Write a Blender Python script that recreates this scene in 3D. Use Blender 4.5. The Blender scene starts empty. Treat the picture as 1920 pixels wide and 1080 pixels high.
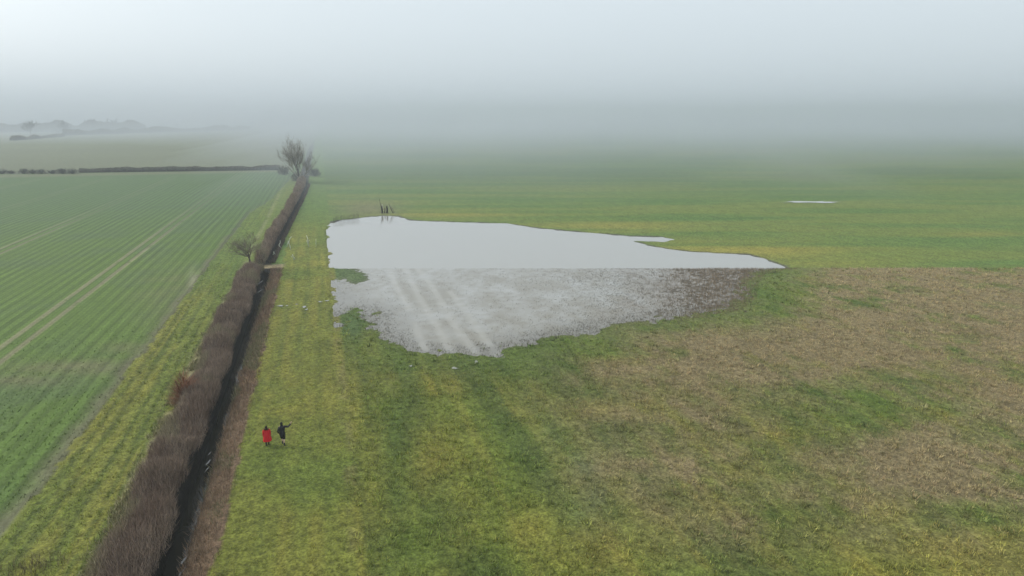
import bpy, math, random
import numpy as np
from mathutils import Vector

# ------------------------------------------------------------------ camera, sky, sun, exposure
S = bpy.context.scene
COL = S.collection
H = 23.3; F = 1300.0; PITCH = math.radians(14.0); PSI = math.radians(15.16)
cam = bpy.data.cameras.new('camera'); cam_o = bpy.data.objects.new('camera', cam); COL.objects.link(cam_o)
cam.sensor_width = 36.0; cam.lens = 36.0 * F / 1920.0; cam.clip_start = 0.1; cam.clip_end = 9000
cam_o.location = (0, 0, H); cam_o.rotation_euler = (math.radians(90) - PITCH, 0, -PSI)
S.camera = cam_o

SUN_EL = math.radians(32); SUN_AZ = math.radians(-58)          # azimuth from +Y towards +X: the sun stands low on the left
w = bpy.data.worlds.new("World"); S.world = w; w.use_nodes = True
nt = w.node_tree; nt.nodes.clear()
sky = nt.nodes.new('ShaderNodeTexSky'); sky.sky_type = 'NISHITA'; sky.sun_disc = False
sky.sun_elevation = SUN_EL; sky.sun_rotation = SUN_AZ; sky.air_density = 1.0; sky.dust_density = 6.0; sky.ozone_density = 1.0
hs = nt.nodes.new('ShaderNodeHueSaturation'); hs.inputs['Saturation'].default_value = 0.22
mx = nt.nodes.new('ShaderNodeMix'); mx.data_type = 'RGBA'; mx.inputs[0].default_value = 0.62
mx.inputs[7].default_value = (6.5, 7.4, 8.0, 1)                 # the veil of stratus that evens out the sky
bg = nt.nodes.new('ShaderNodeBackground'); bg.inputs[1].default_value = 0.109
wo = nt.nodes.new('ShaderNodeOutputWorld')
nt.links.new(sky.outputs[0], hs.inputs['Color']); nt.links.new(hs.outputs[0], mx.inputs[6])
nt.links.new(mx.outputs[2], bg.inputs[0]); nt.links.new(bg.outputs[0], wo.inputs[0])

sl = bpy.data.lights.new('sun', 'SUN'); sl.energy = 1.5; sl.angle = math.radians(10); sl.color = (1.0, 0.95, 0.87)
so = bpy.data.objects.new('sun', sl); COL.objects.link(so)
sd = Vector((math.sin(SUN_AZ) * math.cos(SUN_EL), math.cos(SUN_AZ) * math.cos(SUN_EL), math.sin(SUN_EL)))
so.rotation_euler = sd.to_track_quat('Z', 'Y').to_euler()

S.view_settings.view_transform = 'Standard'; S.view_settings.look = 'None'
S.view_settings.exposure = 0.5; S.view_settings.gamma = 1.0; S.view_settings.use_curve_mapping = False
S.render.engine = 'CYCLES'
S.cycles.use_denoising = True
S.cycles.max_bounces = 6; S.cycles.diffuse_bounces = 2; S.cycles.glossy_bounces = 2; S.cycles.volume_bounces = 1
S.cycles.transparent_max_bounces = 8

# ------------------------------------------------------------------ helpers
rng = np.random.default_rng(11); random.seed(5)
CP, SP, CY, SY = math.cos(PITCH), math.sin(PITCH), math.cos(PSI), math.sin(PSI)

def P(u, v, z=0.0):
    """a pixel of the 1920x1080 photograph -> the place on the level z"""
    r = (u - 960) / F; up = (540 - v) / F
    f = CP + up * SP; q = -SP + up * CP
    t = (z - H) / q
    lat, fw = r * t, f * t
    return (lat * CY + fw * SY, -lat * SY + fw * CY, z)

def to_px(x, y, z=0.0):
    fw = x * SY + y * CY; lat = x * CY - y * SY
    dz = z - H
    dep = fw * CP - dz * SP; up = fw * SP + dz * CP
    ok = dep > 3
    dep = np.where(ok, dep, 1.0)
    u = np.where(ok, 960 + F * lat / dep, -9999); v = np.where(ok, 540 - F * up / dep, 9999)
    return u, v, fw

def hash2(ix, iy, seed):
    n = (ix.astype(np.int64) * 374761393 + iy.astype(np.int64) * 668265263 + seed * 982451653) & 0xFFFFFFFF
    n = ((n ^ (n >> 13)) * 1274126177) & 0xFFFFFFFF
    return ((n ^ (n >> 16)) & 0xFFFFFF) / float(0xFFFFFF)

def vnoise(x, y, seed=0):
    x0 = np.floor(x); y0 = np.floor(y); fx = x - x0; fy = y - y0
    fx = fx * fx * (3 - 2 * fx); fy = fy * fy * (3 - 2 * fy)
    a = hash2(x0, y0, seed); b = hash2(x0 + 1, y0, seed); c = hash2(x0, y0 + 1, seed); d = hash2(x0 + 1, y0 + 1, seed)
    return (a * (1 - fx) + b * fx) * (1 - fy) + (c * (1 - fx) + d * fx) * fy

def fbm(x, y, seed=0, octv=4):
    t = 0; a = 0.5; s = 0
    for k in range(octv):
        t = t + a * vnoise(x, y, seed + 17 * k); s += a; a *= 0.5; x = x * 2.03 + 7.1; y = y * 2.03 + 3.3
    return t / s

def ss(a, b, x):
    t = np.clip((x - a) / (b - a), 0, 1); return t * t * (3 - 2 * t)

def tag(o, label=None, cat=None, group=None, kind=None):
    if label: o['label'] = label
    if cat: o['category'] = cat
    if group: o['group'] = group
    if kind: o['kind'] = kind
    return o

def empty(name, loc, rz=0.0):
    o = bpy.data.objects.new(name, None); COL.objects.link(o); o.location = loc; o.rotation_euler = (0, 0, rz); return o

def link_mesh(name, V, Fc, mat, parent=None, col=None, smooth=False, loc=(0, 0, 0)):
    V = np.asarray(V, np.float32); Fc = np.asarray(Fc, np.int32); k = Fc.shape[1]
    me = bpy.data.meshes.new(name)
    me.vertices.add(len(V)); me.vertices.foreach_set('co', V.ravel())
    me.loops.add(Fc.size); me.loops.foreach_set('vertex_index', Fc.ravel())
    me.polygons.add(len(Fc)); me.polygons.foreach_set('loop_start', np.arange(0, Fc.size, k, dtype=np.int32))
    me.polygons.foreach_set('loop_total', np.full(len(Fc), k, np.int32))
    if smooth: me.polygons.foreach_set('use_smooth', np.ones(len(Fc), bool))
    if col is not None:
        a = me.attributes.new('Col', 'FLOAT_COLOR', 'POINT')
        c = np.ones((len(V), 4), np.float32); c[:, :3] = col; a.data.foreach_set('color', c.ravel())
    me.update(calc_edges=True); me.validate()
    me.materials.append(mat)
    o = bpy.data.objects.new(name, me); COL.objects.link(o); o.location = loc
    if parent: o.parent = parent
    return o

class Tri:
    """collects triangles with one colour per vertex"""
    def __init__(s): s.V = []; s.F = []; s.C = []; s.n = 0
    def add(s, V, Fc, C):
        V = np.asarray(V, np.float32).reshape(-1, 3); Fc = np.asarray(Fc, np.int32)
        if Fc.shape[1] == 4: Fc = np.concatenate([Fc[:, [0, 1, 2]], Fc[:, [0, 2, 3]]])
        C = np.broadcast_to(np.asarray(C, np.float32), (len(V), 3))
        s.V.append(V); s.F.append(Fc + s.n); s.C.append(C); s.n += len(V)
    def build(s, name, mat, parent=None, smooth=False, loc=(0, 0, 0)):
        return link_mesh(name, np.concatenate(s.V), np.concatenate(s.F), mat, parent, np.concatenate(s.C), smooth, loc)

def blades(T, base, length, width, tilt, color, az=None, tip=1.15, bend=0.0):
    """many single blades or twigs: base (n,3), each a thin leaning triangle"""
    n = len(base)
    if az is None: az = rng.uniform(0, 2 * np.pi, n)
    d = np.stack([np.cos(az) * np.sin(tilt), np.sin(az) * np.sin(tilt), np.cos(tilt)], 1)
    fa = az + np.pi / 2 + rng.uniform(-.9, .9, n)
    s = np.stack([np.cos(fa), np.sin(fa), np.zeros(n)], 1) * (width * .5)[:, None]
    a = base - s; b = base + s; c = base + d * length[:, None]
    V = np.stack([a, b, c], 1).reshape(-1, 3)
    C = np.stack([color, color, np.clip(color * tip, 0, .9)], 1).reshape(-1, 3)
    T.add(V, np.arange(3 * n).reshape(-1, 3), C)

def tube(T, pts, radii, color, sides=5, cap=True):
    pts = np.asarray(pts, float); n = len(pts)
    tan = np.gradient(pts, axis=0); tan /= np.linalg.norm(tan, axis=1)[:, None] + 1e-9
    ref = np.array([0.31, 0.95, 0.05]); V = []
    for i in range(n):
        t = tan[i]; r = ref if abs(t @ ref) < .9 else np.array([1., 0, 0])
        a = np.cross(t, r); a /= np.linalg.norm(a); b = np.cross(t, a)
        for k in range(sides):
            th = 2 * np.pi * k / sides
            V.append(pts[i] + radii[i] * (np.cos(th) * a + np.sin(th) * b))
    Fc = [[i * sides + k, i * sides + (k + 1) % sides, (i + 1) * sides + (k + 1) % sides, (i + 1) * sides + k] for i in range(n - 1) for k in range(sides)]
    if cap:
        V.append(pts[-1] + tan[-1] * radii[-1] * .5); V.append(pts[0])
        Fq = np.array(Fc); Fq = np.concatenate([Fq[:, [0, 1, 2]], Fq[:, [0, 2, 3]]])
        e = [[(n - 1) * sides + k, (n - 1) * sides + (k + 1) % sides, n * sides] for k in range(sides)] + [[(k + 1) % sides, k, n * sides + 1] for k in range(sides)]
        Fc = np.concatenate([Fq, np.array(e)])
    T.add(V, Fc, color)

def mat_attr(name, rough=.85, spec=.2, noise=None, bump=0.0, sheen=0.0):
    m = bpy.data.materials.new(name); m.use_nodes = True; t = m.node_tree; b = t.nodes['Principled BSDF']
    b.inputs['Roughness'].default_value = rough; b.inputs['Specular IOR Level'].default_value = spec
    at = t.nodes.new('ShaderNodeAttribute'); at.attribute_name = 'Col'
    out = at.outputs['Color']
    if noise:
        tc = t.nodes.new('ShaderNodeTexCoord')
        for sc, lo, hi, st in noise:
            mp = t.nodes.new('ShaderNodeMapping'); mp.inputs['Scale'].default_value = (sc, sc * st, sc)
            nz = t.nodes.new('ShaderNodeTexNoise'); nz.inputs['Scale'].default_value = 1.0; nz.inputs['Detail'].default_value = 3
            mr = t.nodes.new('ShaderNodeMapRange'); mr.inputs[1].default_value = .3; mr.inputs[2].default_value = .7
            mr.inputs[3].default_value = lo; mr.inputs[4].default_value = hi
            mm = t.nodes.new('ShaderNodeVectorMath'); mm.operation = 'SCALE'
            t.links.new(tc.outputs['Object'], mp.inputs[0]); t.links.new(mp.outputs[0], nz.inputs['Vector'])
            t.links.new(nz.outputs[0], mr.inputs[0]); t.links.new(out, mm.inputs[0]); fo = mr.outputs[0]
            if name == 'field_ground':                          # the drilled crop is far more even than the pasture
                ac = t.nodes.new('ShaderNodeAttribute'); ac.attribute_name = 'crop'
                lm = t.nodes.new('ShaderNodeMath'); lm.operation = 'MULTIPLY'; lm.inputs[1].default_value = .65; t.links.new(ac.outputs['Fac'], lm.inputs[0])
                lx = t.nodes.new('ShaderNodeMix'); lx.data_type = 'FLOAT'; lx.inputs[3].default_value = 1.0
                t.links.new(lm.outputs[0], lx.inputs[0]); t.links.new(fo, lx.inputs[2]); fo = lx.outputs[0]
            t.links.new(fo, mm.inputs['Scale'])
            out = mm.outputs[0]
        if bump:
            bp = t.nodes.new('ShaderNodeBump'); bp.inputs['Strength'].default_value = 1.0; bp.inputs['Distance'].default_value = bump
            t.links.new(nz.outputs[0], bp.inputs['Height']); t.links.new(bp.outputs[0], b.inputs['Normal'])
    t.links.new(out, b.inputs['Base Color'])
    return m

def mat_plain(name, c, rough=.7, spec=.3, var=.25, scale=14.0):
    m = bpy.data.materials.new(name); m.use_nodes = True; t = m.node_tree; b = t.nodes['Principled BSDF']
    b.inputs['Roughness'].default_value = rough; b.inputs['Specular IOR Level'].default_value = spec
    nz = t.nodes.new('ShaderNodeTexNoise'); nz.inputs['Scale'].default_value = scale; nz.inputs['Detail'].default_value = 4
    tc = t.nodes.new('ShaderNodeTexCoord'); t.links.new(tc.outputs['Object'], nz.inputs['Vector'])
    r = t.nodes.new('ShaderNodeValToRGB')
    r.color_ramp.elements[0].position = .3; r.color_ramp.elements[1].position = .7
    r.color_ramp.elements[0].color = (*[q * (1 - var) for q in c], 1); r.color_ramp.elements[1].color = (*[min(1, q * (1 + var)) for q in c], 1)
    t.links.new(nz.outputs[0], r.inputs[0]); t.links.new(r.outputs[0], b.inputs['Base Color'])
    return m

def mat_water(name, c, rough, ior, bump=0.0):
    m = bpy.data.materials.new(name); m.use_nodes = True; t = m.node_tree; b = t.nodes['Principled BSDF']
    b.inputs['Roughness'].default_value = rough; b.inputs['IOR'].default_value = ior
    tc = t.nodes.new('ShaderNodeTexCoord'); nz = t.nodes.new('ShaderNodeTexNoise'); nz.inputs['Scale'].default_value = .12; nz.inputs['Detail'].default_value = 3
    r = t.nodes.new('ShaderNodeValToRGB'); r.color_ramp.elements[0].position = .35; r.color_ramp.elements[1].position = .65
    r.color_ramp.elements[0].color = (*[q * .93 for q in c], 1); r.color_ramp.elements[1].color = (*[q * 1.05 for q in c], 1)
    t.links.new(tc.outputs['Object'], nz.inputs['Vector']); t.links.new(nz.outputs[0], r.inputs[0]); t.links.new(r.outputs[0], b.inputs['Base Color'])
    if bump:
        n2 = t.nodes.new('ShaderNodeTexNoise'); n2.inputs['Scale'].default_value = 2.2; n2.inputs['Detail'].default_value = 2
        bp = t.nodes.new('ShaderNodeBump'); bp.inputs['Distance'].default_value = bump; bp.inputs['Strength'].default_value = 1
        t.links.new(tc.outputs['Object'], n2.inputs['Vector']); t.links.new(n2.outputs[0], bp.inputs['Height']); t.links.new(bp.outputs[0], b.inputs['Normal'])
    return m

M_GROUND = mat_attr('field_ground', .9, .15, noise=[(.55, .86, 1.16, .5), (2.6, .66, 1.36, .8), (7.0, .58, 1.42, 1.0)], bump=.08)
M_BLADE = mat_attr('grass_blades', .75, .25)
M_TWIG = mat_attr('twigs', .9, .15)
M_BARK = mat_attr('bark', .9, .15, noise=[(9.0, .7, 1.25, 1.0)])
M_WATER = mat_water('flood_water', (.36, .355, .33), .07, 1.5, .004)
tw_ = M_WATER.node_tree; aw = tw_.nodes.new('ShaderNodeAttribute'); aw.attribute_name = 'Col'; tw_.links.new(aw.outputs['Color'], tw_.nodes['Principled BSDF'].inputs['Base Color'])
M_DITCH = mat_water('ditch_water', (.03, .028, .022), .05, 1.4, .004)
M_PUDDLE = mat_water('puddle_water', (.24, .24, .19), .12, 1.45)

# ------------------------------------------------------------------ where things lie (world metres; +Y runs along the hedge)
XC, XL, XR, XB, XS = -18.6, -12.55, -9.75, -7.0, 0.9     # crop edge, hedge sides, bank edge, edge of the mown strip
WATER_PX = [(611, 430), (616, 417), (640, 413), (690, 407), (720, 404), (748, 406), (768, 413), (800, 415), (870, 417), (950, 419), (1010, 428), (1060, 433), (1110, 437),
            (1180, 443), (1240, 445), (1262, 449), (1240, 454), (1185, 452), (1215, 460), (1260, 468), (1300, 473), (1360, 475), (1405, 478), (1432, 486), (1468, 498), (1480, 503),
            (1420, 512), (1405, 535), (1398, 560), (1370, 580), (1300, 592), (1200, 606), (1110, 620), (1040, 634), (985, 646), (930, 664), (900, 660), (850, 664), (800, 661), (765, 657), (735, 650), (705, 630), (690, 606), (690, 588), (655, 575),
            (640, 585), (632, 612), (627, 585), (622, 540), (612, 488), (610, 455)]
WPOLY = np.array([P(u, v)[:2] for u, v in WATER_PX])
GREEN_ISLE = [(640, 512, 40, 13), (668, 520, 22, 12)]

def poly_sd(x, y, poly):
    """signed distance, positive inside"""
    x = np.asarray(x, float); y = np.asarray(y, float)
    d = np.full(x.shape, 1e9); ins = np.zeros(x.shape, bool); n = len(poly)
    for i in range(n):
        ax, ay = poly[i]; bx, by = poly[(i + 1) % n]; ex, ey = bx - ax, by - ay
        t = np.clip(((x - ax) * ex + (y - ay) * ey) / (ex * ex + ey * ey + 1e-12), 0, 1)
        d = np.minimum(d, (x - ax - t * ex) ** 2 + (y - ay - t * ey) ** 2)
        if ay != by:
            c = ((ay > y) != (by > y)) & (x < (bx - ax) * (y - ay) / (by - ay) + ax); ins ^= c
    return np.where(ins, 1, -1) * np.sqrt(d)

def water_sd(x, y):
    sdv = np.full(np.shape(x), -50.0)
    m = (x > -6) & (x < 90) & (y > 50) & (y < 180)
    if m.any(): sdv[m] = poly_sd(x[m], y[m], WPOLY)
    return sdv

STREAKS = [(9.15, 108, 66.2, .33), (11.4, 108, 65.5, .36), (13.65, 108, 63.9, .36), (15.8, 92, 63.3, .36)]
H2Y = [112, 117.4, 139.8, 172.1, 208.3, 242.3, 262]; H2L = [-11.3, -11.2, -11.0, -9.6, -8.7, -8.6, -8.6]; H2R = [-9.0, -8.9, -8.3, -7.2, -5.9, -5.0, -5.0]
def xh2l(y): return np.interp(y, H2Y, H2L)
def xh2r(y): return np.interp(y, H2Y, H2R)
CEY = [0, 100, 180, 207, 289, 340]; CEX = [-18.7, -18.5, -17.6, -14.5, -11.0, -9.0]
def xcrop(y): return np.interp(y, CEY, CEX)
def y_far(x): return 326.5 + 0.0 * x
TRAMS = [-33.1, -31.2, -56.4, -54.5, -79.7, -77.8, -103, -101.1]
LINE_FW = 106.2

def streak_mask(x, y):
    m = np.zeros(np.shape(x))
    for sx, y1, y0, wd in STREAKS:
        xx = x - sx - .12 * np.sin(y * .21 + sx)
        m = np.maximum(m, ss(wd * 2.1, wd * .5, np.abs(xx)) * ss(y0 - .5, y0 + 1.5, y) * ss(y1, y1 - 2, y))
    return m

def height(x, y):
    u, v, fw = to_px(x, y)
    n1 = fbm(x / 1.1, y / 1.1, 3, 3) - .5; n2 = fbm(x / .45, y / .45, 9, 2) - .5
    near = ss(260, 120, np.hypot(x, y))
    rough = np.where(x < xcrop(y), .25, 1.0) * near
    z = .10 + rough * (.10 * n1 + .07 * n2)
    # crop drill rows and sunk wheel tracks
    # flood basin
    s_ = water_sd(x, y) + np.where((fw > LINE_FW) & (x > 3.5), 1.6, 5.0) * (fbm(x / 2.0, y / 2.6, 21, 4) - .5)
    deep = np.where(fw > LINE_FW - .3, .20, .05)
    isl = np.zeros(np.shape(x))
    for a, b, ra, rb in GREEN_ISLE: isl = np.maximum(isl, np.exp(-(((u - a) / ra) ** 2 + ((v - b) / rb) ** 2) * 1.2))
    wz = -deep * ss(-.2, 1.0, s_) + .10 * np.where(fw > LINE_FW, ss(.2, -.6, s_), ss(1.0, -3.6, s_)) + np.where(fw > LINE_FW, .02, .09) * n2 + .05 * n1 * (fw < LINE_FW)
    right = ss(1120, 1330, u) * (fw < LINE_FW) * (s_ > 0)
    wz = wz + .045 * right + .14 * isl
    sm = streak_mask(x, y)
    wz = wz * (1 - sm) - .09 * sm
    inb = (s_ > -3.5) & (x > 0.0)
    z = np.where(inb, np.where(s_ > -3.4, wz, z), z)
    # wheel rut filled with water along the left shore
    # main ditch
    p = np.interp(x, [-10.2, -9.75, -9.0, -8.8, -8.5, -7.1], [0, -1.5, -1.8, -1.1, -.3, 0])
    z = z + p * ss(111.5, 109.0, y) * ss(-60, -50, y)
    c = xh2r(y) - .45
    q = np.clip(1 - np.abs(x - c) / .9, 0, 1)
    z = z - .95 * ss(0, 1, q) * ss(116.5, 118.5, y) * ss(258, 252, y)
    return z

G_GREEN = np.array([.112, .150, .026]); G_OLIVE = np.array([.168, .165, .034]); G_YEL = np.array([.255, .215, .042])
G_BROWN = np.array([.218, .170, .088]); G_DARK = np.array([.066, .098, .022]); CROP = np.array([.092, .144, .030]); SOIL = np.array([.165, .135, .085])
PALE = np.array([.33, .29, .16]); MUD_SHADE = np.array([.016, .013, .010]); FARG = np.array([.100, .158, .034])  # ditch mud is near black: wet soil with the ditch's shade painted in

def mixc(c, k, w_): return c * (1 - w_[:, None]) + np.asarray(k) * w_[:, None]
def blob(u, v, a, b, ra, rb): return np.exp(-((u - a) / ra) ** 2 - ((v - b) / rb) ** 2)
def blobs(u, v, L):
    t = np.zeros(np.shape(u))
    for q in L: t = np.maximum(t, blob(u, v, *q[:4]) * (q[4] if len(q) > 4 else 1))
    return t

def zone_color(x, y):
    x = np.asarray(x, float); y = np.asarray(y, float)
    u, v, fw = to_px(x, y)
    nA = fbm(x / 9, y / 9, 31, 4); nB = fbm(x / 3.1, y / 3.1, 41, 3); nC = fbm(x / 1.0, y / 2.4, 51, 3); nS = fbm(x / .8, y / 14, 61, 3); nL = fbm(x / 60, y / 60, 71, 3)
    nE = (nB - .5) * 1.6
    # --- the near field right of the mown strip
    c = np.tile(G_GREEN, (len(x), 1)); c = mixc(c, G_OLIVE, np.clip((nA - .38) * 2.2, 0, .8)); c = mixc(c, G_DARK, np.clip((.42 - nB) * 3, 0, .7))
    c = mixc(c, G_YEL, .55 * ss(.56, .72, nS) * ss(.35, .6, nA))
    nT = fbm(x / 1.2, y / 45, 161, 3); c = mixc(c, G_DARK, .6 * ss(.46, .3, nT)); c = mixc(c, G_OLIVE * 1.15, .5 * ss(.56, .7, nT))
    yl = blobs(u, v, [(820, 860, 70, 90, .55), (870, 950, 60, 120, .5), (1090, 1040, 110, 50, .7), (1170, 680, 70, 9, .9), (1130, 770, 80, 18, .8), (1455, 818, 75, 13, 1), (1390, 890, 70, 14, .6),
                      (1830, 1030, 130, 40, .9), (1660, 960, 60, 25, .6), (660, 760, 22, 130, .7), (700, 900, 40, 130, .5), (1000, 1000, 60, 70, .5), (1300, 960, 100, 40, .4)])
    c = mixc(c, G_YEL, np.clip(yl * (.55 + 1.2 * (nB - .3)), 0, .9))
    dk = blobs(u, v, [(742, 860, 32, 190, .75), (690, 700, 40, 40, .5), (960, 690, 260, 26, .6), (900, 700, 60, 40, .5), (1500, 800, 18, 120, .5), (1270, 800, 200, 45, .5), (1600, 850, 120, 60, .5), (1180, 730, 300, 60, .3), (1420, 1000, 160, 70, .4)])
    c = mixc(c, G_DARK * 1.1, np.clip(dk * (.6 + 1.5 * (nB - .4)), 0, .85))
    br = .52 * ss(820, 1250, u + 260 * (nA - .5) + .25 * (700 - v)) * ss(1120, 960, v + 160 * (nA - .5)) + blobs(u, v, [(1760, 570, 320, 85, 1.1), (1560, 650, 260, 60, .95), (1880, 640, 260, 90, .9), (1320, 690, 150, 34, .7), (1250, 610, 100, 30, .35), (1800, 860, 170, 70, 1), (1920, 800, 120, 120, .9), (1620, 740, 120, 30, .7), (1290, 870, 130, 50, .35), (1650, 900, 120, 40, .5), (2200, 700, 300, 300, .9)])
    gr = blobs(u, v, [(1460, 555, 55, 45, 1), (1600, 770, 110, 45, .75), (1850, 810, 70, 25, .8), (1420, 610, 60, 20, .4), (1780, 770, 60, 20, .5)])
    c = mixc(c, G_BROWN, np.clip(br * (.72 + 1.3 * (nA - .45) + 1.5 * (nB - .5) + 1.6 * (nC - .5)) - .8 * gr, 0, .95))
    c = mixc(c, np.array([.10, .15, .03]), np.clip(gr * (.4 + nB - .3), 0, .35))
    c = mixc(c, np.array([.115, .135, .065]), .55 * blobs(u, v, [(1090, 880, 38, 30), (1110, 940, 35, 40), (1030, 830, 22, 60, .6)]))
    # fringe of lush grass along the flood
    wsd = water_sd(x, y)
    c = mixc(c, np.array([.085, .13, .026]), .6 * ss(-8, -.5, wsd + 3 * (nA - .5)) * (fw < LINE_FW))
    # --- beyond the old stubble: smooth green pasture in faint bands
    f2 = np.tile(FARG, (len(x), 1))
    lat = x * CY - y * SY
    band = fbm(lat / 45, fw / 5.5, 81, 3)
    f2 = mixc(f2, np.array([.155, .178, .038]), np.clip((band - .45) * 3.2, 0, .6)); f2 = mixc(f2, np.array([.075, .140, .030]), np.clip((.42 - band) * 4, 0, .8))
    f2 = mixc(f2, np.array([.24, .215, .045]), np.clip(blobs(u, v, [(1400, 470, 190, 20, 1), (1300, 455, 120, 10, .8), (1540, 496, 160, 10, .8), (830, 402, 140, 10, .8), (1150, 425, 140, 10, .7), (1840, 440, 80, 4, .5), (1500, 470, 60, 30, .6)]) * (.65 + (band - .5)), 0, .9))
    f2 = mixc(f2, np.array([.165, .15, .075]), .75 * blobs(u, v, [(690, 392, 60, 16)]))
    far = ss(180, 300, fw)
    f2 = mixc(f2, np.array([.05, .095, .035]), far * np.clip((nL - .35) * 2, 0, .6)); f2 = mixc(f2, np.array([.1, .125, .055]), far * np.clip((.5 - nL) * 2.5, 0, .6))
    k = (fw > LINE_FW + .15 * (nC - .5)) ; c = np.where(k[:, None], f2, c)
    # --- bed of the flood: mud and dead stubble
    bed = np.where(fw < LINE_FW, ss(.1, 2.2, wsd + nE * 1.4), ss(-.9, .2, wsd + nE * .8))
    c = mixc(c, np.where((fw < LINE_FW)[:, None], np.array([.115, .10, .078]), np.array([.075, .075, .055])), bed)
    isl = blobs(u, v, [(640, 512, 36, 12), (668, 520, 22, 12), (660, 610, 26, 22)])
    c = mixc(c, np.array([.08, .125, .04]), np.clip(isl * 1.2, 0, .85))
    # --- mown strip beside the ditch
    st = np.tile(np.array([.152, .164, .030]), (len(x), 1)); st = mixc(st, G_YEL * .95, np.clip((nS - .47) * 2.2, 0, .32)); st = mixc(st, G_GREEN, np.clip((.47 - nA) * 4, 0, .8))
    for rx in (-5.0, -3.1, -1.35, -.1):
        st = mixc(st, G_DARK, .5 * ss(.34, .08, np.abs(x - rx + .25 * np.sin(y * .11))) * (.45 + .55 * ss(55, 72, y)) * (nC > .35))
    st = mixc(st, np.array([.19, .165, .06]), .6 * ss(.5, .15, np.abs(x - XS + .35)) * ss(.35, .6, nC))
    st = mixc(st, G_DARK, .5 * ss(.2, .05, np.abs(x - XS - .15)))
    st = mixc(st, FARG, ss(118, 190, y))
    e = XB + .7 * nE; inst = (x > e) & (x < XS + .2 * nE) & ((y < 111) | (x > xh2r(y)))
    c = np.where(inst[:, None], st, c)
    # --- bank, ditch, soil under the hedge
    bank = (x <= e) & (x > -8.75); c = np.where((bank & (y < 113))[:, None], np.array([.15, .10, .062]), c)
    c = np.where(((x <= -8.75) & (x > XL - .1) & (y < 113))[:, None], MUD_SHADE, c)
    h2 = (y >= 112) & (x > xh2l(y)) & (x < xh2r(y) + .1 + .3 * nE); c = np.where(h2[:, None], MUD_SHADE * 1.6, c)
    cr = ss(1.9, .9, np.abs(y - 113.6 + .3 * nE)) * ss(-11.5, -10.4, x) * ss(-6.2, -7.4, x)
    c = mixc(c, np.array([.27, .215, .12]), cr)
    # --- rough grass strip left of the hedge
    yg = np.tile(np.array([.155, .178, .034]), (len(x), 1)); yg = mixc(yg, G_YEL * 1.05, np.clip((fbm(x / 1.6, y / 22, 91, 3) - .48) * 3.2, 0, .36)); yg = mixc(yg, G_GREEN, np.clip((fbm(x / .5, y / 9, 95, 2) - .55) * 3, 0, .7))
    for rx in (-13.5, -14.4, -15.6, -16.9, -17.8): yg = mixc(yg, G_DARK * .8, .62 * ss(.3, .08, np.abs(x - rx - .2 * np.sin(y * .09 + rx))) * (nC > .3))
    yg = mixc(yg, PALE, .8 * ss(.75, .1, np.abs(x - XL + .35 + .3 * nE)) * (nB > .38))
    yg = mixc(yg, FARG * .9, ss(85, 112, y) * .6)
    ecx = xcrop(y) + .45 * nE; hl = np.where(y < 112, XL, xh2l(y))
    c = np.where(((x < hl) & (x >= ecx))[:, None], yg, c)
    # --- winter crop
    cp = np.tile(CROP, (len(x), 1)); cp = mixc(cp, np.array([.085, .125, .045]), np.clip((nA - .5) * 3, 0, .7))
    cp = mixc(cp, SOIL, .55 * np.clip(blobs(u, v, [(160, 690, 160, 16, 1), (40, 715, 80, 12, 1), (300, 560, 60, 60, .45), (230, 655, 50, 12, .8), (330, 530, 30, 30, .6)]) * (.5 + 1.4 * (nB - .3)), 0, 1))
    d = ecx - x
    cp = mixc(cp, np.array([.12, .105, .07]), .75 * ss(1.6, .1, d + nE * .6))
    cp = mixc(cp, np.array([.30, .29, .19]), .36 * blobs(u, v, [(362, 525, 10, 22)]))
    for tx in TRAMS: cp = mixc(cp, np.array([.24, .21, .13]), .72 * ss(.42, .16, np.abs(x - tx)) * ss(.25, .45, nC + .12) * (y < 300))
    cp = mixc(cp, np.array([.075, .125, .055]), ss(110, 220, y) * .7)
    cp = mixc(cp, np.array([.15, .15, .085]), ss(14, 2, np.abs(y - 318)) * .7)
    cp = np.where((y > 328)[:, None], np.array([.135, .148, .085]) * (.9 + .2 * nL[:, None]), cp)
    edge = np.where(y > 300, -13 + (y - 300) * .02, ecx)
    c = np.where((x < edge)[:, None], cp, c)
    return np.clip(c, .008, .8)

# ------------------------------------------------------------------ the ground: one sheet to the horizon
def spaced(parts):
    a = []
    for s, e, st in parts: a.append(np.arange(s, e, st))
    return np.unique(np.round(np.concatenate(a), 3))
geo = lambda a, b, n: a + (b - a) * (np.geomspace(1, 120, n) - 1) / 119
gx = np.concatenate([-geo(140, 6000, 34)[::-1], spaced([(-139, -22, 1.1), (-22, -12.8, .3), (-12.8, -6, .2), (-6, 75, .42), (75, 170, 1.2)]), geo(172, 6000, 34),
                     np.concatenate([[t - .5, t - .25, t - .1, t + .1, t + .25, t + .5] for t in TRAMS])])
gx = np.unique(np.round(gx, 3))
gy = np.unique(np.round(np.concatenate([np.linspace(-2600, -60, 8), spaced([(-55, 26, 8), (26, 62, .3), (62, 118, .34), (118, 182, .5), (182, 332, 1.1)]), geo(333, 6000, 52)]), 3))
XX, YY = np.meshgrid(gx, gy); xs = XX.ravel(); ys = YY.ravel(); zs = height(xs, ys)
nxg, nyg = len(gx), len(gy)
idx = np.arange(nxg * nyg).reshape(nyg, nxg)
quad = np.stack([idx[:-1, :-1], idx[:-1, 1:], idx[1:, 1:], idx[1:, :-1]], -1).reshape(-1, 4)
gcol = zone_color(xs, ys)
uu, vv, fwg = to_px(xs, ys); thatch_shade = (((xs > XB) | ((xs > xcrop(ys)) & (xs < XL))) & (fwg < LINE_FW + .5) & (ys > 15) & (water_sd(xs, ys) < 1)).astype(float) * ss(125, 60, fwg)
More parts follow.
